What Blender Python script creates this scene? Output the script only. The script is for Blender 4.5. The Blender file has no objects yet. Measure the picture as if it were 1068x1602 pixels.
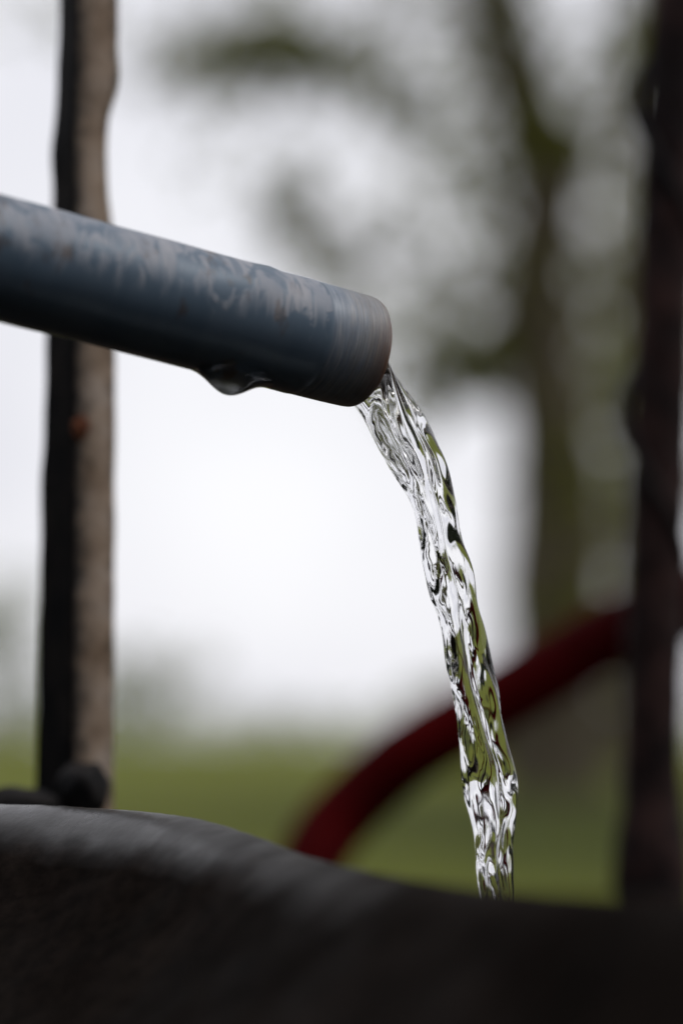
import bpy, bmesh, math, random
from mathutils import Vector, Matrix, noise

random.seed(7)
R = math.radians
scene = bpy.context.scene

# ------------------------------------------------------------------ camera
CAM_Z = 0.95                       # eye height, metres
F = 4450.0                         # focal length in photograph pixels (100 mm on 36 mm tall)
PITCH = math.atan((1150 - 801) / F)
cd = bpy.data.cameras.new('camera')
cd.sensor_fit = 'VERTICAL'
cd.sensor_height = 36.0
cd.sensor_width = 24.0
cd.lens = 100.0
cd.clip_start = 0.02
cd.clip_end = 6000
cd.dof.use_dof = True
cd.dof.focus_distance = 1.062
cd.dof.aperture_fstop = 3.3
cam = bpy.data.objects.new('camera', cd)
scene.collection.objects.link(cam)
cam.location = (0, 0, CAM_Z)
cam.rotation_euler = (math.pi / 2 + PITCH, 0, 0)
scene.camera = cam

# ------------------------------------------------------------------ sky and sun (overcast)
SUN_EL, SUN_AZ = R(56), R(105)      # azimuth measured clockwise from +Y
world = bpy.data.worlds.new('World')
scene.world = world
world.use_nodes = True
nt = world.node_tree
nt.nodes.clear()
sky = nt.nodes.new('ShaderNodeTexSky')
sky.sky_type = 'NISHITA'
sky.sun_disc = False
sky.sun_elevation = SUN_EL
sky.sun_rotation = SUN_AZ
sky.dust_density = 4.0
tc = nt.nodes.new('ShaderNodeTexCoord')
cn = nt.nodes.new('ShaderNodeTexNoise')
cn.inputs['Scale'].default_value = 5.0
cn.inputs['Detail'].default_value = 4.0
nt.links.new(tc.outputs['Generated'], cn.inputs['Vector'])
cr = nt.nodes.new('ShaderNodeValToRGB')
cr.color_ramp.elements[0].position = 0.3
cr.color_ramp.elements[0].color = (7.2, 7.2, 7.9, 1)
cr.color_ramp.elements[1].position = 0.7
cr.color_ramp.elements[1].color = (9.9, 9.9, 10.2, 1)
nt.links.new(cn.outputs['Fac'], cr.inputs['Fac'])
mx = nt.nodes.new('ShaderNodeMix')
mx.data_type = 'RGBA'
mx.inputs['Factor'].default_value = 0.93      # cloud cover
nt.links.new(sky.outputs['Color'], mx.inputs['A'])
nt.links.new(cr.outputs['Color'], mx.inputs['B'])
bg = nt.nodes.new('ShaderNodeBackground')
bg.inputs['Strength'].default_value = 0.105
nt.links.new(mx.outputs['Result'], bg.inputs['Color'])
wo = nt.nodes.new('ShaderNodeOutputWorld')
nt.links.new(bg.outputs['Background'], wo.inputs['Surface'])

sd = bpy.data.lights.new('sun', 'SUN')
sd.energy = 1.0
sd.angle = R(25)
sd.color = (1.0, 0.97, 0.92)
sun = bpy.data.objects.new('sun', sd)
scene.collection.objects.link(sun)
sdir = Vector((math.sin(SUN_AZ) * math.cos(SUN_EL), math.cos(SUN_AZ) * math.cos(SUN_EL), math.sin(SUN_EL)))
sun.rotation_euler = sdir.to_track_quat('Z', 'Y').to_euler()
sun.location = sdir * 30

vs = scene.view_settings
vs.view_transform = 'Standard'
vs.look = 'None'
vs.exposure = 0.0
vs.gamma = 1.0
vs.use_curve_mapping = False

# ------------------------------------------------------------------ helpers
C = scene.collection
_cp, _sp = math.cos(PITCH), math.sin(PITCH)


def P(px, py, d):
    """World point at depth d metres in front of the camera for a photograph pixel."""
    u = (px - 534) / F * d
    v = (801 - py) / F * d
    return Vector((u, d * _cp - v * _sp, CAM_Z + d * _sp + v * _cp))


def link_mesh(name, verts, faces, mat, parent=None, smooth=True, uvs=None):
    me = bpy.data.meshes.new(name)
    me.from_pydata([tuple(v) for v in verts], [], faces)
    me.validate()
    if smooth:
        me.polygons.foreach_set('use_smooth', [True] * len(me.polygons))
    if uvs is not None:
        ul = me.uv_layers.new(name='UVMap')
        buf = []
        for lp in me.loops:
            buf.extend(uvs[lp.vertex_index])
        ul.data.foreach_set('uv', buf)
    me.update()
    o = bpy.data.objects.new(name, me)
    C.objects.link(o)
    me.materials.append(mat)
    if parent is not None:
        o.parent = parent
        o.matrix_parent_inverse = Matrix.Translation(-Vector(parent.location))
    return o


def thing(name, label, cat, loc, group=None):
    o = bpy.data.objects.new(name, None)
    o.empty_display_size = 0.05
    C.objects.link(o)
    o.location = loc
    o['label'] = label
    o['category'] = cat
    if group:
        o['group'] = group
    return o


def tag(o, label, cat, group=None):
    o['label'] = label
    o['category'] = cat
    if group:
        o['group'] = group
    return o


def catmull(pts, n, closed=False):
    """Resample a list of tuples with a Catmull-Rom spline to n points."""
    k = len(pts)
    out = []
    segs = k if closed else k - 1
    for i in range(n):
        t = i / n * segs if closed else i / (n - 1) * segs
        j = min(int(t), segs - 1)
        f = t - j
        if closed:
            p0, p1, p2, p3 = (pts[(j + q) % k] for q in (-1, 0, 1, 2))
        else:
            p0, p1, p2, p3 = (pts[min(max(j + q, 0), k - 1)] for q in (-1, 0, 1, 2))
        out.append(tuple(0.5 * (2 * b + (c - a) * f + (2 * a - 5 * b + 4 * c - d) * f * f + (3 * b - a - 3 * c + d) * f ** 3)
                         for a, b, c, d in zip(p0, p1, p2, p3)))
    return out


def sstep(a, b, x):
    t = min(max((x - a) / (b - a), 0.0), 1.0)
    return t * t * (3 - 2 * t)


def tube(path, radii, sides=20, bump=0.0, bscale=20.0, cap=True, seed=0.0):
    """Verts and faces of a tube along a list of Vectors."""
    n = len(path)
    verts, faces = [], []
    up = Vector((0, 0, 1))
    t0 = (path[1] - path[0]).normalized()
    if abs(t0.dot(up)) > 0.9:
        up = Vector((0, -1, 0))
    nrm = (up - t0 * up.dot(t0)).normalized()
    for i in range(n):
        t = (path[min(i + 1, n - 1)] - path[max(i - 1, 0)]).normalized()
        nrm = (nrm - t * nrm.dot(t)).normalized()
        b = t.cross(nrm)
        r = radii[i] if isinstance(radii, (list, tuple)) else radii
        for s in range(sides):
            a = 2 * math.pi * s / sides
            d = nrm * math.cos(a) + b * math.sin(a)
            p = path[i] + d * r
            if bump:
                p = p + d * bump * noise.noise(p * bscale + Vector((seed, 0, 0)))
            verts.append(p)
    for i in range(n - 1):
        for s in range(sides):
            s2 = (s + 1) % sides
            faces.append((i * sides + s, i * sides + s2, (i + 1) * sides + s2, (i + 1) * sides + s))
    if cap:
        faces.append(tuple(reversed(range(sides))))
        faces.append(tuple(range((n - 1) * sides, n * sides)))
    return verts, faces


# ------------------------------------------------------------------ materials
def new_mat(name):
    m = bpy.data.materials.new(name)
    m.use_nodes = True
    n = m.node_tree
    return m, n, n.nodes['Principled BSDF']


def N(n, kind, **kw):
    nd = n.nodes.new(kind)
    for k, v in kw.items():
        if k in nd.inputs:
            nd.inputs[k].default_value = v
        else:
            setattr(nd, k, v)
    return nd


def ramp(n, stops, src=None):
    r = n.nodes.new('ShaderNodeValToRGB')
    e = r.color_ramp.elements
    while len(e) > 1:
        e.remove(e[-1])
    e[0].position = stops[0][0]
    e[0].color = tuple(stops[0][1]) + (1,)
    for p, c in stops[1:]:
        q = e.new(p)
        q.color = tuple(c) + (1,)
    if src is not None:
        n.links.new(src, r.inputs['Fac'])
    return r


def g(v):
    return (v, v, v)


def mixc(n, fac, a, b, blend='MIX'):
    m = n.nodes.new('ShaderNodeMix')
    m.data_type = 'RGBA'
    m.blend_type = blend
    for s, v in (('Factor', fac), ('A', a), ('B', b)):
        if hasattr(v, 'is_output'):
            n.links.new(v, m.inputs[s])
        elif isinstance(v, (int, float)):
            m.inputs[s].default_value = v
        else:
            m.inputs[s].default_value = tuple(v) + (1,)
    return m.outputs['Result']


def mathn(n, op, a, b=None, clamp=False):
    m = n.nodes.new('ShaderNodeMath')
    m.operation = op
    m.use_clamp = clamp
    for i, v in enumerate((a, b)):
        if v is None:
            continue
        if hasattr(v, 'is_output'):
            n.links.new(v, m.inputs[i])
        else:
            m.inputs[i].default_value = v
    return m.outputs[0]


def bump(n, bsdf, height, strength=0.3, dist=0.002):
    b = n.nodes.new('ShaderNodeBump')
    b.inputs['Strength'].default_value = strength
    b.inputs['Distance'].default_value = dist
    n.links.new(height, b.inputs['Height'])
    n.links.new(b.outputs['Normal'], bsdf.inputs['Normal'])


def coords(n, out='Object', scale=(1, 1, 1)):
    t = n.nodes.new('ShaderNodeTexCoord')
    mp = n.nodes.new('ShaderNodeMapping')
    mp.inputs['Scale'].default_value = scale
    n.links.new(t.outputs[out], mp.inputs['Vector'])
    return mp.outputs['Vector']


def nz(n, vec, scale, detail=4, rough=0.55, dist=0.0):
    t = N(n, 'ShaderNodeTexNoise', Scale=scale, Detail=detail, Roughness=rough, Distortion=dist)
    n.links.new(vec, t.inputs['Vector'])
    return t.outputs['Fac']


def mat_grass():
    m, n, b = new_mat('lawn')
    v = coords(n)
    a = ramp(n, [(0.3, (0.090, 0.115, 0.012)), (0.7, (0.165, 0.18, 0.022))], nz(n, v, 0.35, 5))
    f = ramp(n, [(0.3, (0.06, 0.08, 0.010)), (0.7, (0.19, 0.19, 0.032))], nz(n, v, 30, 6))
    turf = mixc(n, 0.45, a.outputs['Color'], f.outputs['Color'])
    # trodden wet earth round the trough
    ln = n.nodes.new('ShaderNodeVectorMath')
    ln.operation = 'DISTANCE'
    n.links.new(v, ln.inputs[0])
    ln.inputs[1].default_value = (0.1, 1.0, 0.0)
    dd = mathn(n, 'ADD', ln.outputs['Value'], mathn(n, 'MULTIPLY', mathn(n, 'SUBTRACT', nz(n, v, 1.6, 5), 0.5), 2.4))
    mud_m = ramp(n, [(0.0, g(1)), (0.52, g(1)), (0.62, g(0))], mathn(n, 'MULTIPLY', dd, 0.1))
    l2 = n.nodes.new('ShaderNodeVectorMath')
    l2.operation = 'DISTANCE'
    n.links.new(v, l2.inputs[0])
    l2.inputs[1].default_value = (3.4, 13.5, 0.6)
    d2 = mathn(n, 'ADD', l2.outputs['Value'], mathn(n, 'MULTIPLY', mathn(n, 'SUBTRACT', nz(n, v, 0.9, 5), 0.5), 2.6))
    canopy_shade_m = ramp(n, [(0.0, g(1)), (0.32, g(0.9)), (0.50, g(0))], mathn(n, 'MULTIPLY', d2, 0.1))  # dark round patch: shade of the tree canopy put into the ground colour
    canopy_shade = ramp(n, [(0.3, (0.030, 0.042, 0.006)), (0.7, (0.070, 0.080, 0.012))], nz(n, v, 4, 6))
    turf = mixc(n, canopy_shade_m.outputs['Color'], turf, canopy_shade.outputs['Color'])
    mud = ramp(n, [(0.3, (0.020, 0.014, 0.009)), (0.7, (0.055, 0.040, 0.027))], nz(n, v, 9, 6))
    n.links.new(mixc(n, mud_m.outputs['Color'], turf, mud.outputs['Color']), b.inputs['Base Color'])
    b.inputs['Roughness'].default_value = 0.9
    b.inputs['Specular IOR Level'].default_value = 0.1
    bump(n, b, nz(n, v, 60, 4), 0.6, 0.03)
    return m


def mat_leaf(name, c1, c2):
    m, n, b = new_mat(name)
    v = coords(n)
    r = ramp(n, [(0.3, c1), (0.7, c2)], nz(n, v, 2.2, 3))
    n.links.new(r.outputs['Color'], b.inputs['Base Color'])
    b.inputs['Roughness'].default_value = 0.6
    b.inputs['Specular IOR Level'].default_value = 0.25
    tr = n.nodes.new('ShaderNodeBsdfTranslucent')
    n.links.new(r.outputs['Color'], tr.inputs['Color'])
    ms = n.nodes.new('ShaderNodeMixShader')
    ms.inputs['Fac'].default_value = 0.45
    n.links.new(b.outputs['BSDF'], ms.inputs[1])
    n.links.new(tr.outputs['BSDF'], ms.inputs[2])
    n.links.new(ms.outputs['Shader'], n.nodes['Material Output'].inputs['Surface'])
    return m


def mat_bark():
    m, n, b = new_mat('bark')
    v = coords(n, scale=(6, 6, 1.2))
    h = nz(n, v, 3, 6, 0.65)
    r = ramp(n, [(0.3, (0.035, 0.027, 0.016)), (0.7, (0.10, 0.08, 0.05))], h)
    n.links.new(r.outputs['Color'], b.inputs['Base Color'])
    b.inputs['Roughness'].default_value = 0.95
    bump(n, b, h, 0.8, 0.03)
    return m


def mat_stone():
    m, n, b = new_mat('wet_dark_stone')
    v = coords(n)
    big = nz(n, v, 14, 6, 0.6)
    fine = nz(n, v, 160, 5, 0.6)
    c = ramp(n, [(0.3, (0.0040, 0.0028, 0.0021)), (0.55, (0.0090, 0.0065, 0.0052)), (0.78, (0.020, 0.015, 0.0125))], big)
    f = ramp(n, [(0.35, g(0.6)), (0.65, g(1.35))], fine)
    n.links.new(mixc(n, 1.0, c.outputs['Color'], f.outputs['Color'], 'MULTIPLY'), b.inputs['Base Color'])
    # splash keeps the far end of the rim wet, the rest is dry and matt
    sx = n.nodes.new('ShaderNodeSeparateXYZ')
    n.links.new(v, sx.inputs['Vector'])
    wx = mathn(n, 'ADD', sx.outputs['X'], mathn(n, 'MULTIPLY', mathn(n, 'SUBTRACT', nz(n, v, 22, 4), 0.5), 0.09))
    wet = ramp(n, [(0.0, g(1)), (0.43, g(1)), (0.515, g(0))], mathn(n, 'ADD', wx, 0.5))
    wz = mathn(n, 'ADD', mathn(n, 'ADD', sx.outputs['Z'], mathn(n, 'MULTIPLY', mathn(n, 'ADD', sx.outputs['X'], 0.134), 0.11)), mathn(n, 'MULTIPLY', mathn(n, 'SUBTRACT', nz(n, v, 35, 4), 0.5), 0.012))
    top = ramp(n, [(0.0, g(0)), (0.9085, g(0.0)), (0.9185, g(1))], wz)
    wet = mixc(n, 1.0, wet.outputs['Color'], top.outputs['Color'], 'MULTIPLY')
    dryr = ramp(n, [(0.35, g(0.7)), (0.65, g(0.9))], nz(n, v, 30, 4))
    wetr = ramp(n, [(0.35, g(0.24)), (0.65, g(0.42))], nz(n, v, 40, 4))
    n.links.new(mixc(n, wet, dryr.outputs['Color'], wetr.outputs['Color']), b.inputs['Roughness'])
    n.links.new(mathn(n, 'ADD', 0.02, mathn(n, 'MULTIPLY', wet, 0.7)), b.inputs['Specular IOR Level'])
    hh = mathn(n, 'ADD', mathn(n, 'MULTIPLY', big, 1.5), mathn(n, 'MULTIPLY', fine, 0.5))
    bump(n, b, hh, 0.2, 0.003)
    return m


def mat_tan_steel():  # UV.x runs from the corner outward
    """Bare weathered face of the post: tan grey with rust spots."""
    m, n, b = new_mat('weathered_steel')
    v = coords(n)
    c = ramp(n, [(0.3, (0.21, 0.140, 0.088)), (0.5, (0.38, 0.285, 0.21)), (0.72, (0.48, 0.40, 0.34))], nz(n, v, 38, 5, 0.6))
    rust = ramp(n, [(0.66, g(0)), (0.74, g(1))], nz(n, coords(n, scale=(1, 1, 0.8)), 26, 4))
    col = mixc(n, rust.outputs['Color'], c.outputs['Color'], (0.10, 0.028, 0.008))
    tx = n.nodes.new('ShaderNodeTexCoord')
    su = n.nodes.new('ShaderNodeSeparateXYZ')
    n.links.new(tx.outputs['UV'], su.inputs['Vector'])
    pw = mathn(n, 'ADD', su.outputs['X'], mathn(n, 'MULTIPLY', mathn(n, 'SUBTRACT', nz(n, v, 130, 6, 0.7), 0.5), 0.9))
    corner_shade_m = ramp(n, [(0.0, g(1)), (0.12, g(0.85)), (0.42, g(0.25)), (0.68, g(0))], pw)  # dark falloff from the corner: shading round the bar put into the colour
    col = mixc(n, corner_shade_m.outputs['Color'], col, (0.014, 0.010, 0.008))
    ed = ramp(n, [(0.80, g(0)), (1.0, g(0.65))], pw)
    col = mixc(n, ed.outputs['Color'], col, (0.05, 0.035, 0.022))
    n.links.new(col, b.inputs['Base Color'])
    b.inputs['Roughness'].default_value = 0.75
    bump(n, b, nz(n, v, 220, 5), 0.4, 0.001)
    return m


def mat_black_paint_shade(name='black_paint_and_shade', c1=(0.004, 0.004, 0.005), c2=(0.022, 0.018, 0.016), rough=0.7):
    m, n, b = new_mat(name)
    v = coords(n)
    c = ramp(n, [(0.4, c1), (0.75, c2)], nz(n, v, 45, 5))
    n.links.new(c.outputs['Color'], b.inputs['Base Color'])
    b.inputs['Roughness'].default_value = rough
    b.inputs['Specular IOR Level'].default_value = 0.15
    bump(n, b, nz(n, v, 150, 5), 0.4, 0.001)
    return m


def mat_rust_spot():
    m, n, b = new_mat('rust')
    v = coords(n)
    c = ramp(n, [(0.3, (0.05, 0.014, 0.005)), (0.7, (0.14, 0.04, 0.012))], nz(n, v, 120, 4))
    n.links.new(c.outputs['Color'], b.inputs['Base Color'])
    b.inputs['Roughness'].default_value = 0.9
    return m


def mat_red():
    m, n, b = new_mat('dark_red_paint')
    v = coords(n)
    c = ramp(n, [(0.35, (0.020, 0.0005, 0.0008)), (0.65, (0.095, 0.0013, 0.0021))], nz(n, v, 7, 4))
    n.links.new(c.outputs['Color'], b.inputs['Base Color'])
    b.inputs['Roughness'].default_value = 0.7
    b.inputs['Specular IOR Level'].default_value = 0.03
    return m


def mat_pipe():
    """Blue grey steel: dried lime film in runs along the top, rust stains, scratched turned end.
    UV: u = metres from the open end times 10, v = turn round the pipe (0 bottom, 0.5 top)."""
    m, n, b = new_mat('blue_grey_pipe')
    tcn = n.nodes.new('ShaderNodeTexCoord')
    sep = n.nodes.new('ShaderNodeSeparateXYZ')
    n.links.new(tcn.outputs['UV'], sep.inputs['Vector'])
    u, vv = sep.outputs['X'], sep.outputs['Y']

    def uvvec(su, sv, off=0.0):
        cb = n.nodes.new('ShaderNodeCombineXYZ')
        n.links.new(mathn(n, 'MULTIPLY', u, su), cb.inputs['X'])
        n.links.new(mathn(n, 'MULTIPLY', vv, sv), cb.inputs['Y'])
        cb.inputs['Z'].default_value = off
        return cb.outputs['Vector']
    # run pattern of the film
    runs = nz(n, uvvec(11, 8.5, 2.3), 1.0, 5, 0.55, 1.3)
    film_hi = ramp(n, [(0.43, g(0)), (0.49, g(1))], runs)
    # film hangs from the crown of the pipe, its lower edge ragged
    edge = mathn(n, 'ADD', vv, mathn(n, 'MULTIPLY', mathn(n, 'SUBTRACT', nz(n, uvvec(26, 2, 7.1), 1.0, 4), 0.5), 0.22))
    lim = ramp(n, [(0.22, g(0)), (0.30, g(1)), (0.45, g(1)), (0.49, g(0.4)), (0.54, g(0.2))], edge)
    film = mathn(n, 'MULTIPLY', film_hi.outputs['Color'], lim.outputs['Color'])
    trick = ramp(n, [(0.57, g(0)), (0.62, g(0.75))], nz(n, uvvec(34, 4.5, 6.4), 1.0, 3, 0.5, 0.8))
    film = mathn(n, 'MULTIPLY', film, mathn(n, 'SUBTRACT', 1.0, trick.outputs['Color']))
    onpipe = ramp(n, [(0.0, g(0)), (0.262, g(0)), (0.275, g(1)), (1.0, g(1))], u)
    film = mathn(n, 'MULTIPLY', film, onpipe.outputs['Color'])
    base = ramp(n, [(0.3, (0.078, 0.118, 0.165)), (0.7, (0.112, 0.152, 0.200))], nz(n, uvvec(7, 3, 1), 1.0, 4))
    film_c = ramp(n, [(0.3, (0.20, 0.225, 0.27)), (0.7, (0.36, 0.36, 0.385))], nz(n, uvvec(9, 5, 4), 1.0, 4))
    col = mixc(n, mathn(n, 'MULTIPLY', film, 0.85), base.outputs['Color'], film_c.outputs['Color'])
    # turned end: fine scratches running round the pipe, browner toward the lip
    scr = nz(n, uvvec(170, 7, 3), 1.0, 6, 0.75, 0.3)
    endmask = ramp(n, [(0.0, g(1)), (0.255, g(1)), (0.268, g(0))], u)
    end_c = ramp(n, [(0.30, (0.08, 0.110, 0.155)), (0.5, (0.18, 0.215, 0.265)), (0.70, (0.42, 0.42, 0.42))], scr)
    brown_n = mathn(n, 'MULTIPLY', nz(n, uvvec(55, 9, 9), 1.0, 5, 0.75), 1.0)
    brown_m = ramp(n, [(0.0, g(1)), (0.10, g(0.75)), (0.20, g(0.12)), (0.26, g(0))], mathn(n, 'ADD', u, mathn(n, 'MULTIPLY', mathn(n, 'SUBTRACT', brown_n, 0.5), 0.45)))
    end_col = mixc(n, mathn(n, 'MULTIPLY', brown_m.outputs['Color'], 0.42), end_c.outputs['Color'], (0.230, 0.170, 0.100))
    col = mixc(n, endmask.outputs['Color'], col, end_col)
    # rust at the wet lip
    lipm = ramp(n, [(0.0, g(1)), (0.010, g(0.9)), (0.024, g(0))], mathn(n, 'ADD', u, mathn(n, 'MULTIPLY', mathn(n, 'SUBTRACT', nz(n, uvvec(40, 14, 5), 1.0, 4), 0.5), 0.06)))
    col = mixc(n, mathn(n, 'MULTIPLY', lipm.outputs['Color'], 0.6), col, (0.135, 0.050, 0.018))
    wetlip = mathn(n, 'MULTIPLY', ramp(n, [(0.0, g(1)), (0.05, g(0.5)), (0.10, g(0))], mathn(n, 'ADD', u, mathn(n, 'MULTIPLY', mathn(n, 'SUBTRACT', nz(n, uvvec(60, 20, 2), 1.0, 5, 0.7), 0.5), 0.12))).outputs['Color'],
                   ramp(n, [(0.02, g(0.3)), (0.10, g(1)), (0.24, g(1)), (0.34, g(0))], vv).outputs['Color'])
    col = mixc(n, mathn(n, 'MULTIPLY', wetlip, 0.6), col, (0.15, 0.052, 0.018))
    # rust stains
    rs = ramp(n, [(0.575, g(0)), (0.65, g(1))], nz(n, uvvec(10, 7, 11.7), 1.0, 5, 0.6))
    far = ramp(n, [(0.35, g(0)), (0.55, g(1))], u)
    st = mathn(n, 'MULTIPLY', mathn(n, 'MULTIPLY', rs.outputs['Color'], far.outputs['Color']), 0.6)
    col = mixc(n, st, col, (0.085, 0.050, 0.028))
    # black pits
    pit = ramp(n, [(0.735, g(0)), (0.75, g(1))], nz(n, uvvec(95, 60, 1.2), 1.0, 2, 0.5))
    col = mixc(n, mathn(n, 'MULTIPLY', pit.outputs['Color'], endmask.outputs['Color']), col, (0.01, 0.008, 0.006))
    n.links.new(col, b.inputs['Base Color'])
    b.inputs['Metallic'].default_value = 0.1
    b.inputs['Specular IOR Level'].default_value = 0.35
    rg = mathn(n, 'ADD', 0.34, mathn(n, 'MULTIPLY', film, 0.25))
    rg = mathn(n, 'ADD', rg, mathn(n, 'MULTIPLY', endmask.outputs['Color'], 0.08))
    n.links.new(rg, b.inputs['Roughness'])
    hh = mathn(n, 'ADD', mathn(n, 'MULTIPLY', film, 0.4), mathn(n, 'MULTIPLY', mathn(n, 'MULTIPLY', scr, endmask.outputs['Color']), 0.5))
    bump(n, b, hh, 0.25, 0.0006)
    return m


def mat_water(name='water'):
    m, n, b = new_mat(name)
    b.inputs['Base Color'].default_value = (1, 1, 1, 1)
    b.inputs['Roughness'].default_value = 0.0
    b.inputs['IOR'].default_value = 1.333
    b.inputs['Transmission Weight'].default_value = 1.0
    return m


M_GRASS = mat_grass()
M_BARK = mat_bark()
M_LEAF = mat_leaf('olive_leaf', (0.120, 0.132, 0.010), (0.215, 0.225, 0.020))
M_LEAF2 = mat_leaf('grey_green_leaf', (0.095, 0.085, 0.028), (0.16, 0.145, 0.045))
M_LEAF3 = mat_leaf('hedge_leaf', (0.12, 0.145, 0.030), (0.20, 0.23, 0.060))
M_HEDGE = mat_leaf('dark_evergreen', (0.012, 0.018, 0.008), (0.030, 0.042, 0.018))
M_STONE = mat_stone()
M_TAN = mat_tan_steel()
M_BLACK = mat_black_paint_shade()  # black for lumps and wire; on the left post's face it stands for shade
M_POST2 = mat_black_paint_shade('rusty_black_paint', (0.011, 0.007, 0.007), (0.060, 0.030, 0.026), 0.75)
M_RUST = mat_rust_spot()
M_RED = mat_red()
M_PIPE = mat_pipe()
M_WATER = mat_water()

# ------------------------------------------------------------------ ground


def ground_z(x, y):
    r = math.hypot(x, y)
    z = 0.62 * sstep(2.5, 16, r) + 0.22 * sstep(14, 70, r)
    z += 0.05 * sstep(3, 10, r) * noise.noise(Vector((x * 0.15, y * 0.15, 0)))
    return z


def build_ground():
    rs = [0.0]
    r = 0.4
    while r < 4000:
        rs.append(r)
        r *= 1.09
    na = 128
    verts = [Vector((0, 0, ground_z(0, 0)))]
    faces = []
    for r in rs[1:]:
        for a in range(na):
            x, y = r * math.sin(2 * math.pi * a / na), r * math.cos(2 * math.pi * a / na)
            verts.append(Vector((x, y, ground_z(x, y))))
    for a in range(na):
        faces.append((0, 1 + (a + 1) % na, 1 + a))
    for i in range(len(rs) - 2):
        o = 1 + i * na
        for a in range(na):
            a2 = (a + 1) % na
            faces.append((o + a, o + a2, o + na + a2, o + na + a))
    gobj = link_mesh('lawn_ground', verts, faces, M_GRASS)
    gobj['kind'] = 'structure'


build_ground()

# ------------------------------------------------------------------ trees behind


def leaf_mesh(name, clumps, mat, parent, size, seed):
    """clumps: (centre Vector, rx, ry, rz, count). Small bent leaf faces through the volume."""
    rnd = random.Random(seed)
    verts, faces = [], []
    for c, rx, ry, rz, cnt in clumps:
        for _ in range(cnt):
            while True:
                q = Vector((rnd.uniform(-1, 1), rnd.uniform(-1, 1), rnd.uniform(-1, 1)))
                if q.length < 1 and rnd.random() < 1.1 - 0.6 * q.length:
                    break
            p = c + Vector((q.x * rx, q.y * ry, q.z * rz))
            s = size * rnd.uniform(0.6, 1.3)
            d = Vector((rnd.gauss(0, 1), rnd.gauss(0, 1), rnd.gauss(-0.3, 0.8))).normalized()
            w = d.cross(Vector((rnd.gauss(0, 1), rnd.gauss(0, 1), rnd.gauss(0, 1)))).normalized()
            up = d.cross(w) * (0.12 * s)
            k = len(verts)
            verts += [p, p + d * s * 0.5 + w * s * 0.28 + up, p + d * s, p + d * s * 0.5 - w * s * 0.28 + up]
            faces += [(k, k + 1, k + 2), (k, k + 2, k + 3)]
    return link_mesh(name, verts, faces, mat, parent, smooth=False)


def limb(name, pts, r0, r1, parent, n=24, sides=10):
    path = [Vector(q) for q in catmull([tuple(p) for p in pts], n)]
    rad = [r0 + (r1 - r0) * (i / (n - 1)) ** 0.8 for i in range(n)]
    v, f = tube(path, rad, sides, bump=r0 * 0.25, bscale=3.0)
    return link_mesh(name, v, f, M_BARK, parent)


def px_clumps(rows, depth, spread, dens, parts=7):
    """rows: (px, py, half width px, half height px, coverage). Each row breaks into small uneven tufts."""
    rnd = random.Random(len(rows) * 13 + int(depth))
    out = []
    for px, py, w, h, cov in rows:
        d = depth
        rx, rz = w / F * d, h / F * d
        total = max(8, int(cov * rx * rz * dens))
        k = max(parts, int(w * h / 700))
        ws = [rnd.uniform(0.2, 1.0) ** 2 for _ in range(k)]
        for q in ws:
            a, rr = rnd.uniform(0, 6.283), math.sqrt(rnd.random()) * 0.8
            f = rnd.uniform(0.22, 0.5) if k < 12 else rnd.uniform(0.10, 0.26)
            r_ = max(0.07, f * max(rx, rz) * 0.8)
            c = P(px, py, d) + Vector((rx * rr * math.cos(a), spread * rnd.uniform(-1, 1), rz * rr * math.sin(a)))
            out.append((c, r_ * 1.25, r_, r_ * 0.8, max(3, int(total * q / sum(ws)))))
    return out


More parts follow.
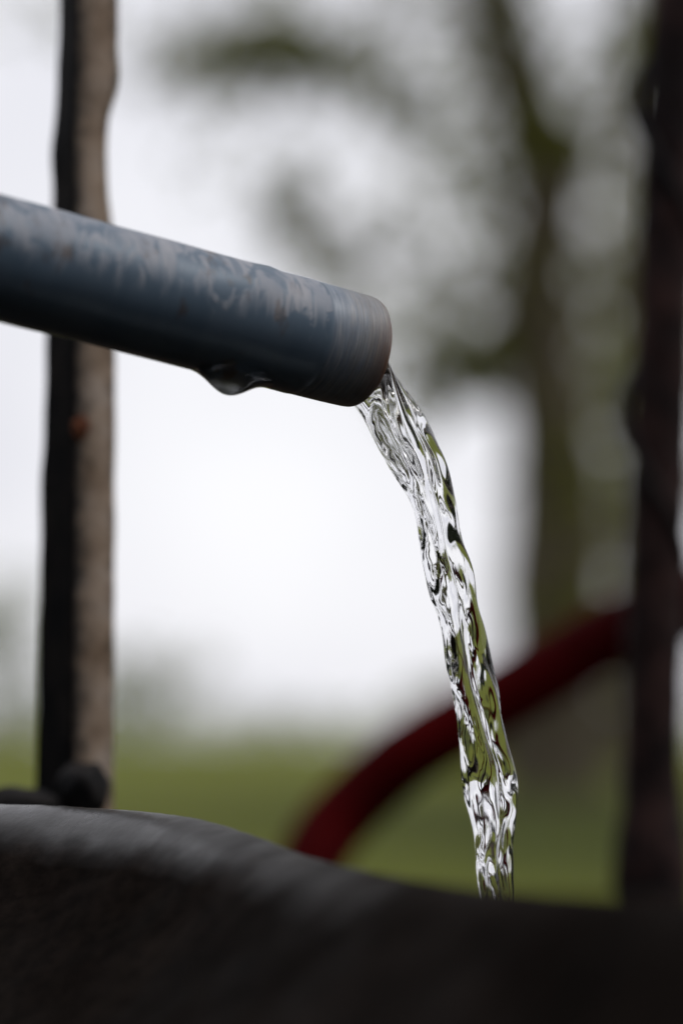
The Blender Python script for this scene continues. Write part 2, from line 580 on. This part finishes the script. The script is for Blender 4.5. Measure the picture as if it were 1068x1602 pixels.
def build_tree_main():
    d = 16.0
    base = P(868, 1185, d)
    base.z = ground_z(base.x, base.y) - 0.02
    t = thing('leaning_tree', 'olive green tree with a leaning dark trunk and drooping leafy branches', 'tree', base)
    tp = [base, P(862, 1090, d), P(868, 900, d), P(872, 740, d), P(845, 560, d), P(845, 420, d), P(858, 260, d), P(800, 90, d), P(765, -80, d), P(740, -300, d)]
    path = [Vector(q) for q in catmull([tuple(p) for p in tp], 60)]
    rad = [0.02 * math.exp(-i / 4) + 0.325 - 0.190 * i / 59 for i in range(60)]
    v, f = tube(path, rad, 16, bump=0.05, bscale=2.5)
    link_mesh('trunk', v, f, M_BARK, t)
    limb('limb', [P(800, 90, d), P(700, 20, d), P(600, 30, d + .2), P(480, 80, d + .3), P(330, 100, d + .2), P(230, 110, d)], 0.045, 0.008, t)
    limb('limb', [P(850, 520, d), P(760, 470, d - .3), P(640, 420, d - .5), P(520, 390, d - .5), P(430, 350, d - .4)], 0.04, 0.008, t)
    limb('limb', [P(858, 260, d), P(930, 180, d + .3), P(990, 60, d + .4), P(1060, -80, d + .5)], 0.09, 0.03, t)
    limb('limb', [P(880, 700, d), P(800, 640, d - .5), P(710, 580, d - .8)], 0.04, 0.008, t)
    limb('limb', [P(850, 560, d), P(930, 470, d + .5), P(1020, 380, d + .8), P(1150, 300, d + 1)], 0.07, 0.02, t)
    dense = [
        (290, 108, 90, 48, 2.2), (380, 105, 85, 55, 2.4), (450, 70, 85, 60, 2.4), (525, 118, 90, 55, 2.6), (600, 145, 75, 40, 2.2),
        (465, 360, 90, 60, 2.3), (560, 388, 90, 55, 2.3), (425, 320, 45, 40, 0.8), (640, 400, 60, 40, 0.6),
        (705, 585, 85, 68, 2.6), (770, 590, 80, 65, 2.5), (690, 520, 50, 50, 0.9), (650, 640, 50, 40, 0.6),
        (780, 60, 55, 110, 1.8), (815, 180, 60, 70, 1.6), (880, 235, 95, 60, 2.2), (985, 45, 70, 60, 1.8), (930, 90, 60, 60, 0.25),
        (830, 510, 65, 70, 1.8), (790, 420, 60, 60, 1.0), (900, 600, 60, 70, 1.0), (905, 820, 60, 130, 1.3), (870, 700, 60, 60, 1.2),
        (860, 940, 70, 100, 1.0),
    ]
    sparse = [
        (600, 30, 260, 90, 0.45), (560, 230, 160, 110, 0.20), (690, 300, 110, 150, 0.50), (740, 450, 110, 120, 0.7), (620, 500, 140, 90, 0.45),
        (930, 400, 130, 260, 0.55), (930, 750, 120, 230, 0.75), (800, 330, 130, 200, 0.5), (720, 120, 100, 150, 0.45), (640, 560, 90, 90, 0.5), (500, 450, 120, 60, 0.3), (760, 250, 90, 120, 0.55), (930, 140, 140, 150, 0.25),
        (330, 20, 200, 60, 0.18), (60, 20, 120, 70, 0.22), (380, 250, 120, 90, 0.12),
    ]
    cl = px_clumps(dense, d, 0.5, 1500) + px_clumps(sparse, d + 0.6, 0.8, 1100)
    # the crown goes on above and beside what the photograph frames
    rnd = random.Random(4)
    for _ in range(150):
        a = rnd.uniform(0, 2 * math.pi)
        rr = 5.2 * math.sqrt(rnd.random())
        c = base + Vector((rr * math.cos(a) + 1.4, rr * math.sin(a) - 2.0, rnd.uniform(5.4, 9.0) - 0.05 * rr * rr))
        if c.z < 5.7:
            c.z = 5.7 + rnd.random()
        cl.append((c, rnd.uniform(.4, .9), rnd.uniform(.4, .9), rnd.uniform(.3, .6), 170))
    leaf_mesh('crown', cl, M_LEAF, t, 0.12, 11)


def build_tree_far():
    d = 26.0
    base = P(1010, 1172, d)
    base.z = ground_z(base.x, base.y) - 0.02
    t = thing('grey_green_tree', 'hazy grey green tree farther back behind the leaning tree', 'tree', base)
    tp = [base, P(1010, 900, d), P(990, 500, d), P(1000, 100, d), P(990, -250, d)]
    path = [Vector(q) for q in catmull([tuple(p) for p in tp], 40)]
    rad = [0.12 * math.exp(-i / 4) + 0.26 - 0.15 * i / 39 for i in range(40)]
    v, f = tube(path, rad, 14, bump=0.05, bscale=2.0)
    link_mesh('trunk', v, f, M_BARK, t)
    limb('limb', [P(990, 480, d), P(930, 380, d), P(850, 330, d - .5)], 0.1, 0.03, t)
    limb('limb', [P(1000, 200, d), P(1080, 60, d), P(1150, -40, d + .5)], 0.1, 0.03, t)
    rows = [
        (930, 640, 90, 220, 0.5), (960, 900, 100, 170, 0.7), (860, 900, 70, 130, 0.7), (930, 300, 120, 200, 0.30), (1040, 500, 90, 500, 1.0), (1100, 300, 160, 400, 1.1),
        (900, 1060, 140, 80, 1.2), (1020, 1060, 120, 90, 1.3),
    ]
    cl = px_clumps(rows, d, 1.2, 700)
    rnd = random.Random(9)
    for _ in range(40):
        a = rnd.uniform(0, 2 * math.pi)
        rr = rnd.uniform(0.3, 3.5)
        cl.append((base + Vector((rr * math.cos(a) + 1.5, rr * math.sin(a), rnd.uniform(8.4, 11))), .8, .8, .6, 150))
    leaf_mesh('crown', cl, M_LEAF2, t, 0.15, 12)


def build_far_shrub(name, label, px, d, w, h, cov, seed, mat):
    base = P(px, 1160, d)
    base.z = ground_z(base.x, base.y) - 0.02
    t = thing(name, label, 'shrub', base)
    rnd = random.Random(seed)
    for k in range(3):
        a = rnd.uniform(0, 6.28)
        top = base + Vector((math.cos(a) * w * 0.4, math.sin(a) * w * .4, h * 0.8))
        limb('stem', [base, (base + top) / 2 + Vector((0, 0, h * .1)), top], 0.03, 0.008, t, 10, 7)
    cl = []
    for _ in range(16):
        c = base + Vector((rnd.uniform(-w, w), rnd.uniform(-w, w) * .6, rnd.uniform(0.15, 0.9) * h))
        cl.append((c, w * .4, w * .4, h * .22, int(cov * w * h * 14)))
    leaf_mesh('foliage', cl, mat, t, 0.22, seed)


build_tree_main()
build_tree_far()
build_far_shrub('loose_shrub', 'pale loose shrub beyond the lawn to the right of the left post', 225, 52, 1.1, 1.8, 1.0, 21, M_LEAF3)
build_far_shrub('low_shrub', 'low olive shrub under the trees behind the red hoop', 840, 28, 1.0, 0.95, 5.0, 23, M_LEAF)


def build_hedgerow():
    rnd = random.Random(77)
    cl = []
    for k in range(90):
        x = -16 + k * 0.36
        y = 66 + 3 * math.sin(k * 0.7)
        h = 0.55 + 0.5 * abs(noise.noise(Vector((x * 0.25, 3, 0)))) + 0.3 * rnd.random()
        cl.append((Vector((x, y, ground_z(x, y) + h * 0.5)), 0.5, 0.8, h * 0.6, 46))
    o = leaf_mesh('far_hedgerow', cl, M_LEAF3, None, 0.2, 78)
    o['kind'] = 'stuff'
    o['label'] = 'low pale green hedgerow along the far edge of the lawn'
    o['category'] = 'hedgerow'


build_hedgerow()
build_far_shrub('tall_shrub', 'tall pale shrub at the left edge beyond the lawn', -40, 48, 1.0, 2.9, 1.5, 22, M_LEAF3)


def build_hedge():  # unseen, added to darken camera-facing surfaces and the stream's refraction
    """Tall dark hedge, unseen, added behind and left of the camera to block light."""
    base = Vector((-1.0, -1.3, 0))
    t = thing('added_shade_hedge', 'unseen tall dark hedge added behind the viewpoint to shade the scene', 'hedge', base)
    run = [(2.9, 0.9), (2.8, -0.2), (2.0, -1.4), (0, -1.7), (-1.6, -1.3), (-2.3, -0.2), (-2.5, 1.2), (-2.6, 3.0), (-2.7, 5.0), (-2.9, 8.0)]
    line = catmull(run, 90)
    verts, faces = [], []
    prof = catmull([(0.0, 0.0), (0.06, 0.6), (0.05, 1.4), (0.1, 2.2), (0.3, 2.5), (0.55, 2.45), (0.7, 2.0), (0.75, 0.0)], 40)
    m = len(prof)
    nrm = []
    for i, (x, y) in enumerate(line):
        a, b = line[max(i - 1, 0)], line[min(i + 1, 89)]
        q = Vector((b[1] - a[1], -(b[0] - a[0]), 0)).normalized()
        if q.dot(Vector((x - 0.2, (y - 1.0) * 0.3, 0))) < 0:
            q = -q
        nrm.append(q)
        for o, z in prof:
            p = Vector((x, y, z)) + q * o
            k = 0.14 * noise.noise(p * 2.2) + 0.07 * noise.noise(p * 6)
            verts.append(p - q * k + Vector((0, 0, k if z > 0.1 else 0)))
    for i in range(89):
        for k in range(m - 1):
            faces.append((i * m + k, i * m + k + 1, (i + 1) * m + k + 1, (i + 1) * m + k))
    link_mesh('inner_growth', verts, faces, M_HEDGE, t)
    rnd = random.Random(31)
    cl = []
    for i, (x, y) in enumerate(line):
        for z in (0.25, 0.75, 1.25, 1.75, 2.25):
            cl.append((Vector((x, y, z)) + nrm[i] * 0.08, 0.2, 0.2, 0.3, 45))
    leaf_mesh('foliage', cl, M_HEDGE, t, 0.09, 32)


build_hedge()

# ------------------------------------------------------------------ stone trough in front
# inner edge of the rim: x, y, height above the ground
RIM = [
    (-0.185, 1.25, -0.030), (-0.185, 1.16, -0.027), (-0.134, 1.115, -0.0265), (-0.085, 1.085, -0.0275), (-0.048, 1.05, -0.030), (-0.022, 1.01, -0.0355),
    (-0.003, 0.965, -0.0405), (0.023, 0.88, -0.0425), (0.048, 0.80, -0.0420), (0.086, 0.72, -0.0400), (0.16, 0.66, -0.039), (0.33, 0.68, -0.045), (0.45, 0.88, -0.07),
    (0.45, 1.20, -0.16), (0.36, 1.42, -0.21), (0.17, 1.50, -0.22), (0.02, 1.40, -0.17), (-0.07, 1.31, -0.075), (-0.115, 1.285, -0.038), (-0.16, 1.285, -0.031),
]
PROFILE = [  # outward from the inner edge, height relative to the rim
    (-0.03, -0.52), (-0.004, -0.30), (0.0, -0.06), (0.001, -0.014), (0.004, -0.003), (0.010, 0.0), (0.018, -0.0012), (0.026, -0.005),
    (0.034, -0.012), (0.046, -0.023), (0.066, -0.040), (0.098, -0.064), (0.135, -0.10), (0.165, -0.15), (0.185, -0.23), (0.196, -0.40), (0.20, -0.60), (0.20, -0.85),
]


def build_trough():
    n = 320
    ring = catmull(RIM, n, closed=True)
    prof = catmull(PROFILE, 60)
    m = len(prof)
    cx = sum(p[0] for p in ring) / n
    cy = sum(p[1] for p in ring) / n
    loc = Vector((cx, cy, 0))
    verts, faces = [], []
    for i in range(n):
        a, b = ring[i - 4], ring[(i + 4) % n]
        tx, ty = b[0] - a[0], b[1] - a[1]
        L = math.hypot(tx, ty)
        nx, ny = -ty / L, tx / L
        if nx * (ring[i][0] - cx) + ny * (ring[i][1] - cy) < 0:
            nx, ny = -nx, -ny
        for o, dz in prof:
            z = CAM_Z + ring[i][2] + dz
            z = max(z, 0.0)
            p = Vector((ring[i][0] + nx * o, ring[i][1] + ny * o, z))
            q = Vector((nx, ny, 0.0)) if dz < -0.03 else Vector((0, 0, 1))
            w = sstep(0.025, 0.08, o)
            p += q * (0.0040 * noise.noise(p * 18) * w + 0.0016 * noise.noise(p * 60) * (0.08 + w) + 0.0003 * noise.noise(p * 190))
            verts.append(p - loc)
    for i in range(n):
        j = (i + 1) % n
        for k in range(m - 1):
            faces.append((i * m + k, i * m + k + 1, j * m + k + 1, j * m + k))
    # bottom of the bowl
    faces.append(tuple(i * m for i in range(n)))
    t = thing('stone_trough', 'dark wet stone trough with an uneven rounded rim filling the foreground', 'trough', loc)
    body = link_mesh('basin', [v + loc for v in verts], faces, M_STONE, t)
    bm = bmesh.new()
    bm.from_mesh(body.data)
    bmesh.ops.recalc_face_normals(bm, faces=bm.faces)
    bm.to_mesh(body.data)
    bm.free()
    # water standing in it
    wz = CAM_Z - 0.27
    wv, wf = [], []
    rings = 14
    for k in range(rings + 1):
        s = k / rings
        for i in range(0, n, 4):
            x, y = cx + (ring[i][0] - cx) * s, cy + (ring[i][1] - cy) * s
            rr = math.hypot(x - 0.068, y - 1.10)
            wv.append(Vector((x, y, wz + 0.003 * math.cos(rr * 160) * math.exp(-rr * 9))))
    q = n // 4
    for k in range(rings):
        for i in range(q):
            i2 = (i + 1) % q
            wf.append((k * q + i, k * q + i2, (k + 1) * q + i2, (k + 1) * q + i))
    wo_ = link_mesh('pool_water', wv, wf, M_WATER)
    wo_['kind'] = 'structure'


build_trough()


# ------------------------------------------------------------------ posts
def build_left_post():
    d = 1.26
    base = P(122, 1262, d)
    t = thing('angle_iron_post', 'rusty tan and black angle iron post standing on the rim at left', 'post', base)
    # left edge, corner and right edge of the bar down the photograph, as (row, left, corner, right)
    rows = [(-260, 104, 122, 186), (-80, 100, 120, 184), (60, 97, 119, 181), (130, 95, 118, 182), (190, 90, 116, 168), (245, 86, 116, 164), (300, 88, 117, 167),
            (345, 87, 117, 172), (440, 82, 117, 176), (560, 77, 118, 178), (700, 73, 117, 178), (770, 69, 117, 177), (900, 69, 116, 177), (1010, 66, 115, 176),
            (1130, 64, 114, 175), (1260, 60, 113, 175), (1330, 58, 113, 175)]
    rs = [(py, l - 5, c, r + 3) for py, l, c, r in catmull(rows, 150)]
    th = 0.0035

    def plate(edge_a, edge_b, depth_a, depth_b, name, mat, seed):
        verts, faces, uvs = [], [], []
        cols = 10
        for (py, l, c, r) in rs:
            e = {'l': l, 'c': c, 'r': r}
            for layer in (0, 1):
                for k in range(cols + 1):
                    s = k / cols
                    px = e[edge_a] + (e[edge_b] - e[edge_a]) * s
                    p = P(px, py, depth_a + (depth_b - depth_a) * s + layer * th)
                    jag = 0.0 if (k == 0 and edge_a == 'c') or (k == cols and edge_b == 'c') else (1.0 if k in (0, cols) else 0.35)
                    p.x += jag * 0.0006 * noise.noise(Vector((seed, s * 3, py * 0.014)))
                    p.y += min(jag, 1) * 0.0008 * noise.noise(Vector((seed + 5, s * 5, py * 0.02)))
                    verts.append(p)
                    uvs.append((s, py / 1300))
        w = 2 * (cols + 1)
        for i in range(len(rs) - 1):
            for k in range(cols):
                a = i * w + k
                faces.append((a, a + 1, a + w + 1, a + w))
                a += cols + 1
                faces.append((a, a + w, a + w + 1, a + 1))
            a, b = i * w, i * w + cols + 1
            faces.append((a, a + w, b + w, b))
            a, b = a + cols, b + cols
            faces.append((a, b, b + w, a + w))
        for i in (0, len(rs) - 1):
            for k in range(cols):
                a = i * w + k
                faces.append((a, a + cols + 1, a + cols + 2, a + 1))
        return link_mesh(name, verts, faces, mat, t, uvs=uvs)

    plate('c', 'r', d, d + 0.010, 'bare_flange', M_TAN, 1.0)['label'] = 'tan weathered face of the post with rust spots'
    plate('l', 'c', d + 0.024, d - 0.0003, 'shaded_flange', M_BLACK, 2.0)['label'] = 'left face of the post with its shade put into a black colour'  # shade on this side is put into the black base colour
    # rust boss
    c = P(127, 668, d)
    bm = bmesh.new()
    bmesh.ops.create_icosphere(bm, subdivisions=3, radius=1)
    for v in bm.verts:
        v.co = c + Vector((v.co.x * 0.0040, v.co.y * 0.002, v.co.z * 0.0055)) * (1 + 0.3 * noise.noise(v.co * 2))
    me = bpy.data.meshes.new('rust_blister')
    bm.to_mesh(me)
    bm.free()
    o = bpy.data.objects.new('rust_blister', me)
    me.materials.append(M_RUST)
    C.objects.link(o)
    o.parent = t
    o.matrix_parent_inverse = Matrix.Translation(-base)
    # lump of weld and a bolt head at the foot
    for nm, px, py, rx, rz, dd in (('weld_lump', 130, 1238, 0.0115, 0.0135, d - 0.012), ('foot_plate', 30, 1262, 0.016, 0.0085, d - 0.02)):
        c = P(px, py, dd)
        bm = bmesh.new()
        bmesh.ops.create_icosphere(bm, subdivisions=4, radius=1)
        for v in bm.verts:
            k = 1 + 0.22 * noise.noise(v.co * 1.7 + Vector((px, 0, 0)))
            v.co = c + Vector((v.co.x * rx, v.co.y * 0.012, v.co.z * rz)) * k
        me = bpy.data.meshes.new(nm)
        bm.to_mesh(me)
        bm.free()
        me.polygons.foreach_set('use_smooth', [True] * len(me.polygons))
        o = bpy.data.objects.new(nm, me)
        me.materials.append(M_BLACK)
        C.objects.link(o)
        o.parent = t
        o.matrix_parent_inverse = Matrix.Translation(-base)


def build_right_post():
    d = 1.72
    foot = P(1024, 3620, d)
    t = thing('bar_post', 'dark blurred round bar post with wire twisted round it at right', 'post', foot)
    pts = [P(1020, 3640, d), P(1020, 2900, d), P(1020, 2200, d), P(1020, 1840, d), P(1020, 1500, d), P(1021, 1200, d), P(1023, 1000, d), P(1029, 800, d), P(1036, 600, d), P(1042, 400, d), P(1050, 200, d), P(1066, 0, d), P(1096, -250, d)]
    path = [Vector(q) for q in catmull([tuple(p) for p in pts], 230)]
    rad = [0.0180 + 0.0006 * noise.noise(p * 30) + 0.007 * math.exp(-((p.z - P(0, 1370, d).z) / 0.035) ** 2) for p in path]
    v, f = tube(path, rad, 24, bump=0.0012, bscale=60)
    link_mesh('bar', v, f, M_POST2, t)
    # wire winding round the bar
    wp = []
    for k in range(200):
        s = k / 199
        py = -60 + s * 1050
        i = min(range(len(path)), key=lambda q: abs(path[q].z - P(1040, py, d).z))
        a = s * 2 * math.pi * 2.15 + 0.3
        amp = 0.0205
        wp.append(Vector((path[i].x - 0.0035 + amp * math.cos(a), path[i].y + amp * math.sin(a), P(1040, py, d).z)))
    wp2 = []
    for k in range(200):
        q = [wp[min(max(k + j, 0), 199)] for j in range(-4, 5)]
        wp2.append(sum(q, Vector()) / 9)
    v, f = tube(wp2, 0.0040, 10, bump=0.0010, bscale=90)
    link_mesh('wire', v, f, M_BLACK, t)


build_left_post()
build_right_post()


# ------------------------------------------------------------------ red bent tube
def build_red_tube():
    d = 2.05
    pts = [P(415, 2200, d - .1), P(418, 1700, d - .08), P(448, 1480, d - .05), P(480, 1368, d - .03), P(515, 1300, d - .01), P(572, 1238, d), P(636, 1183, d), P(700, 1144, d), P(780, 1096, d), P(860, 1048, d),
           P(960, 990, d), P(1068, 950, d), P(1200, 915, d + .02), P(1340, 920, d + .05), P(1440, 990, d + .08), P(1490, 1130, d + .1), P(1500, 1500, d + .12), P(1500, 2200, d + .12)]
    path = [Vector(q) for q in catmull([tuple(p) for p in pts], 150)]
    for k in (0, -1):
        path[k].z = 0.0
    rad = 0.0250
    v, f = tube(path, rad, 28, bump=0.0003, bscale=40)
    o = link_mesh('red_hoop', v, f, M_RED)
    base = Vector((path[0].x, path[0].y, 0))
    for vv in o.data.vertices:
        vv.co -= base
    o.location = base
    tag(o, 'dark red painted bent tube arching up to the right behind the trough', 'hoop')


build_red_tube()

# ------------------------------------------------------------------ pipe
D_END = 1.062
THETA = R(31)
E_C = P(567, 552, D_END)                  # centre of the open end
# axis: right, away and down
_a_px = P(567 - 500, 552 - 113, D_END) - E_C
AX_SCREEN = (-_a_px).normalized()
FWD = Vector((0, _cp, _sp))
AXIS = (AX_SCREEN * math.cos(THETA) + FWD * math.sin(THETA)).normalized()
E2 = (Vector((0, 0, 1)) - AXIS * AXIS.z).normalized()       # up in the end plane
E1 = AXIS.cross(E2)
if E1.dot(FWD) > 0:
    E1 = -E1                                                # toward the camera
RO, RI = 0.0213, 0.0178


def build_pipe():
    prof = [(0.0, RI), (0.0, RI + 0.0012), (0.0002, RI + 0.0022), (0.0008, RO - 0.0007), (0.0018, RO - 0.0003), (0.0035, RO - 0.0001), (0.007, RO), (0.013, RO + .0001), (0.020, RO + .0001), (0.0255, RO + .0001),
            (0.0262, RO - 0.0001), (0.0268, RO + 0.0002), (0.029, RO + 0.0003)]
    u = 0.033
    while u < 0.62:
        prof.append((u, RO + 0.0003))
        u += 0.005
    seg = 96
    verts, faces, uvs = [], [], []
    for u, r in prof:
        for s in range(seg + 1):
            a = 2 * math.pi * s / seg      # 0 at the bottom
            d = -E2 * math.cos(a) + E1 * math.sin(a)
            c = E_C - AXIS * u
            rr = r
            if u > 0.03:
                rr += 0.00035 * noise.noise(Vector((u * 45, math.cos(a) * 1.6, math.sin(a) * 1.6)))
                rr += 0.0007 * math.exp(-((u - 0.049) / 0.004) ** 2) * max(0, -math.cos(a + 0.25)) ** 4
            verts.append(c + d * rr)
            uvs.append((u * 10, s / seg))
    w = seg + 1
    for i in range(len(prof) - 1):
        for s in range(seg):
            faces.append((i * w + s, i * w + s + 1, (i + 1) * w + s + 1, (i + 1) * w + s))
    far = E_C - AXIS * 0.60
    t = thing('water_pipe', 'blue grey steel pipe with streaked lime film and rusty open end', 'pipe', Vector((far.x, far.y, 0)))
    o = link_mesh('spout', verts, faces, M_PIPE, t, uvs=uvs)
    # bore
    v2, f2 = [], []
    for k in range(30):
        for s in range(48):
            a = 2 * math.pi * s / 48
            v2.append(E_C - AXIS * (k * 0.02 + 0.00005) + (-E2 * math.cos(a) + E1 * math.sin(a)) * (RI - 0.00002))
    for k in range(29):
        for s in range(48):
            s2 = (s + 1) % 48
            f2.append((k * 48 + s, (k + 1) * 48 + s, (k + 1) * 48 + s2, k * 48 + s2))
    link_mesh('bore', v2, f2, M_RUST, t)
    # riser that feeds it, out of frame on the left
    path = [far + AXIS * 0.02, far, far - AXIS * 0.03, far - AXIS * 0.05 - Vector((0, 0, 0.03)), far - AXIS * 0.055 - Vector((0, 0, 0.1))]
    bottom = path[-1].copy()
    bottom.z = -0.05
    path = [Vector(q) for q in catmull([tuple(p) for p in path], 20)] + [bottom]
    v3, f3 = tube(path, RO + 0.004, 28)
    link_mesh('riser', v3, f3, M_POST2, t)


build_pipe()


# ------------------------------------------------------------------ falling water
def build_stream():
    Lpx = [(556, 641), (580, 683), (612, 738), (640, 792), (657, 845), (667, 890), (676, 940), (690, 992), (702, 1055), (711, 1110), (716, 1170), (723, 1238), (738, 1300), (743, 1352), (748, 1410), (752, 1500), (757, 1640), (768, 1960), (780, 2340)]
    Rpx = [(614, 550), (650, 618), (674, 672), (697, 728), (715, 785), (724, 838), (742, 888), (749, 945), (762, 1003), (776, 1072), (786, 1132), (805, 1208), (806, 1262), (800, 1325), (802, 1395), (808, 1500), (812, 1640), (822, 1960), (834, 2340)]
    n, m = 1012, 220
    L = catmull(Lpx, n)
    Rr = catmull(Rpx, n)
    yplane = lambda px: D_END + (px - 585) / F * D_END * math.tan(THETA) * 0.8

    def seg_ring(off):
        out = []
        for k in range(m):
            a = 2 * math.pi * k / m
            up = RI * 0.985 * math.cos(a)
            lv = 0.04 * RI
            if up > lv:
                up = lv + (up - lv) * 0.06
            out.append(E_C - AXIS * off + E2 * up + E1 * (RI * 0.985 * math.sin(a)))
        return out

    rings = [seg_ring(o) for o in (0.05, 0.03, 0.015, 0.006, 0.002)]
    ring0 = seg_ring(0.0)
    arc = 0.0
    prev = None
    for i in range(n):
        t = i / (n - 1) * 18 / 16
        lp = P(L[i][0], L[i][1], yplane(0.5 * (L[i][0] + Rr[i][0])))
        rp = P(Rr[i][0], Rr[i][1], yplane(0.5 * (L[i][0] + Rr[i][0])))
        c = (lp + rp) / 2
        if prev is not None:
            arc += (c - prev).length
        prev = c
        w = (rp - lp) / 2
        W = w.length
        toward = (-FWD - w.normalized() * (-FWD).dot(w.normalized())).normalized()
        T = W * (0.80 + 0.75 * (1 - sstep(0.0, 0.16, t)) + 0.12 * math.sin(arc * 55))
        amp = sstep(0.0, 0.06, t)
        ring = []
        for k in range(m):
            a = 2 * math.pi * k / m
            ca, sa = math.cos(a), math.sin(a)
            X, Y = ca, sa
            # groove between the thick right strand and the thin left sheet
            gx = 0.12 + 0.22 * math.sin(arc * 38 + 1.0) + 0.1 * math.sin(arc * 91)
            gr = math.exp(-((X - gx) / 0.16) ** 2)
            lobe = 0.72 + 0.28 * sstep(-0.5, 0.5, X)
            Y *= lobe * (1 - 0.30 * gr)
            # ripples run down and round the stream
            q = Vector((ca * 1.15, sa * 1.15, arc * 34))
            d1 = noise.noise(q + Vector((3.1, 0, 0)))
            tw = a + arc * 14
            q2 = Vector((math.cos(tw) * 1.45, math.sin(tw) * 1.45, arc * 56))
            d2 = noise.noise(q2 + Vector((0, 7.7, 0)))
            q3 = Vector((math.cos(tw) * 3.2, math.sin(tw) * 3.2, arc * 95))
            d3 = noise.noise(q3 + Vector((0, 0, 9.2)))
            left = sstep(0.45, -0.35, X) if X < 0.45 else 0.0
            left = 1 - sstep(-0.35, 0.45, X)
            q4 = Vector((math.cos(a - arc * 20) * 7, math.sin(a - arc * 20) * 7, arc * 90))
            d4 = noise.noise(q4)
            edge = 1 - 0.6 * abs(X) ** 6          # keep the outline calmer than the face
            disp = amp * edge * (0.0030 * d1 + 0.0028 * d2 + 0.00060 * d3 + (0.00016 - 0.00008 * sstep(0.3, 0.7, t)) * left * d4)
            nv = (w.normalized() * ca + toward * sa)
            ring.append(c + w * X * 0.985 + toward * (T * Y) + nv * disp)
        b = sstep(0.0, 0.10, t)
        if b < 1:
            ring = [r0 + AXIS * 0.0 + (q - r0) * b if False else r0.lerp(q, min(1, b + 0.0)) for r0, q in zip(ring0, ring)]
            if i == 0:
                ring = ring0
        rings.append(ring)
    base = Vector(rings[-1][0])
    verts, faces = [], []
    for r in rings:
        verts.extend(r)
    for i in range(len(rings) - 1):
        for k in range(m):
            k2 = (k + 1) % m
            faces.append((i * m + k, i * m + k2, (i + 1) * m + k2, (i + 1) * m + k))
    faces.append(tuple(reversed(range(m))))
    faces.append(tuple(range((len(rings) - 1) * m, len(rings) * m)))
    o = link_mesh('water_stream', verts, faces, M_WATER)
    bm = bmesh.new()
    bm.from_mesh(o.data)
    bmesh.ops.recalc_face_normals(bm, faces=bm.faces)
    bm.to_mesh(o.data)
    bm.free()
    tag(o, 'clear rippling stream of water pouring from the pipe into the trough', 'water')


def build_drop():
    """Drop gathering under the pipe."""
    u0 = (567 - 372) / F * D_END / math.cos(THETA) * 0.97
    verts, faces = [], []
    nu, nv = 60, 40
    half = 0.021
    for i in range(nu + 1):
        s = -1 + 2 * i / nu                      # along the pipe, +1 toward the end
        h = 0.0064 * math.exp(-((s + 0.05) / 0.42) ** 2) * (1 - s ** 6)
        for k in range(nv + 1):
            q = -1 + 2 * k / nv
            wd = 0.75 * (1 - 0.35 * abs(s))
            a = q * wd
            hh = h * math.cos(q * math.pi / 2) ** 1.3
            d = -E2 * math.cos(a) + E1 * math.sin(a)
            verts.append(E_C - AXIS * (u0 - s * half) + d * (RO + 0.0001 + hh))
    w = nv + 1
    nb = len(verts)
    for i in range(nu + 1):
        s = -1 + 2 * i / nu
        for k in range(nv + 1):
            q = -1 + 2 * k / nv
            a = q * 0.75 * (1 - 0.35 * abs(s))
            d = -E2 * math.cos(a) + E1 * math.sin(a)
            verts.append(E_C - AXIS * (u0 - s * half) + d * (RO - 0.0008))
    for i in range(nu):
        for k in range(nv):
            x = i * w + k
            faces.append((x, x + 1, x + w + 1, x + w))
            x += nb
            faces.append((x, x + w, x + w + 1, x + 1))
    for i in range(nu):
        for k in (0, nv):
            x = i * w + k
            faces.append((x, x + w, nb + x + w, nb + x))
    for k in range(nv):
        for i in (0, nu):
            x = i * w + k
            faces.append((x, x + 1, nb + x + 1, nb + x))
    o = link_mesh('water_drop', verts, faces, M_WATER)
    bm = bmesh.new()
    bm.from_mesh(o.data)
    bmesh.ops.recalc_face_normals(bm, faces=bm.faces)
    bm.to_mesh(o.data)
    bm.free()
    tag(o, 'clear water drop hanging under the blue grey pipe', 'water drop')


build_stream()
build_drop()
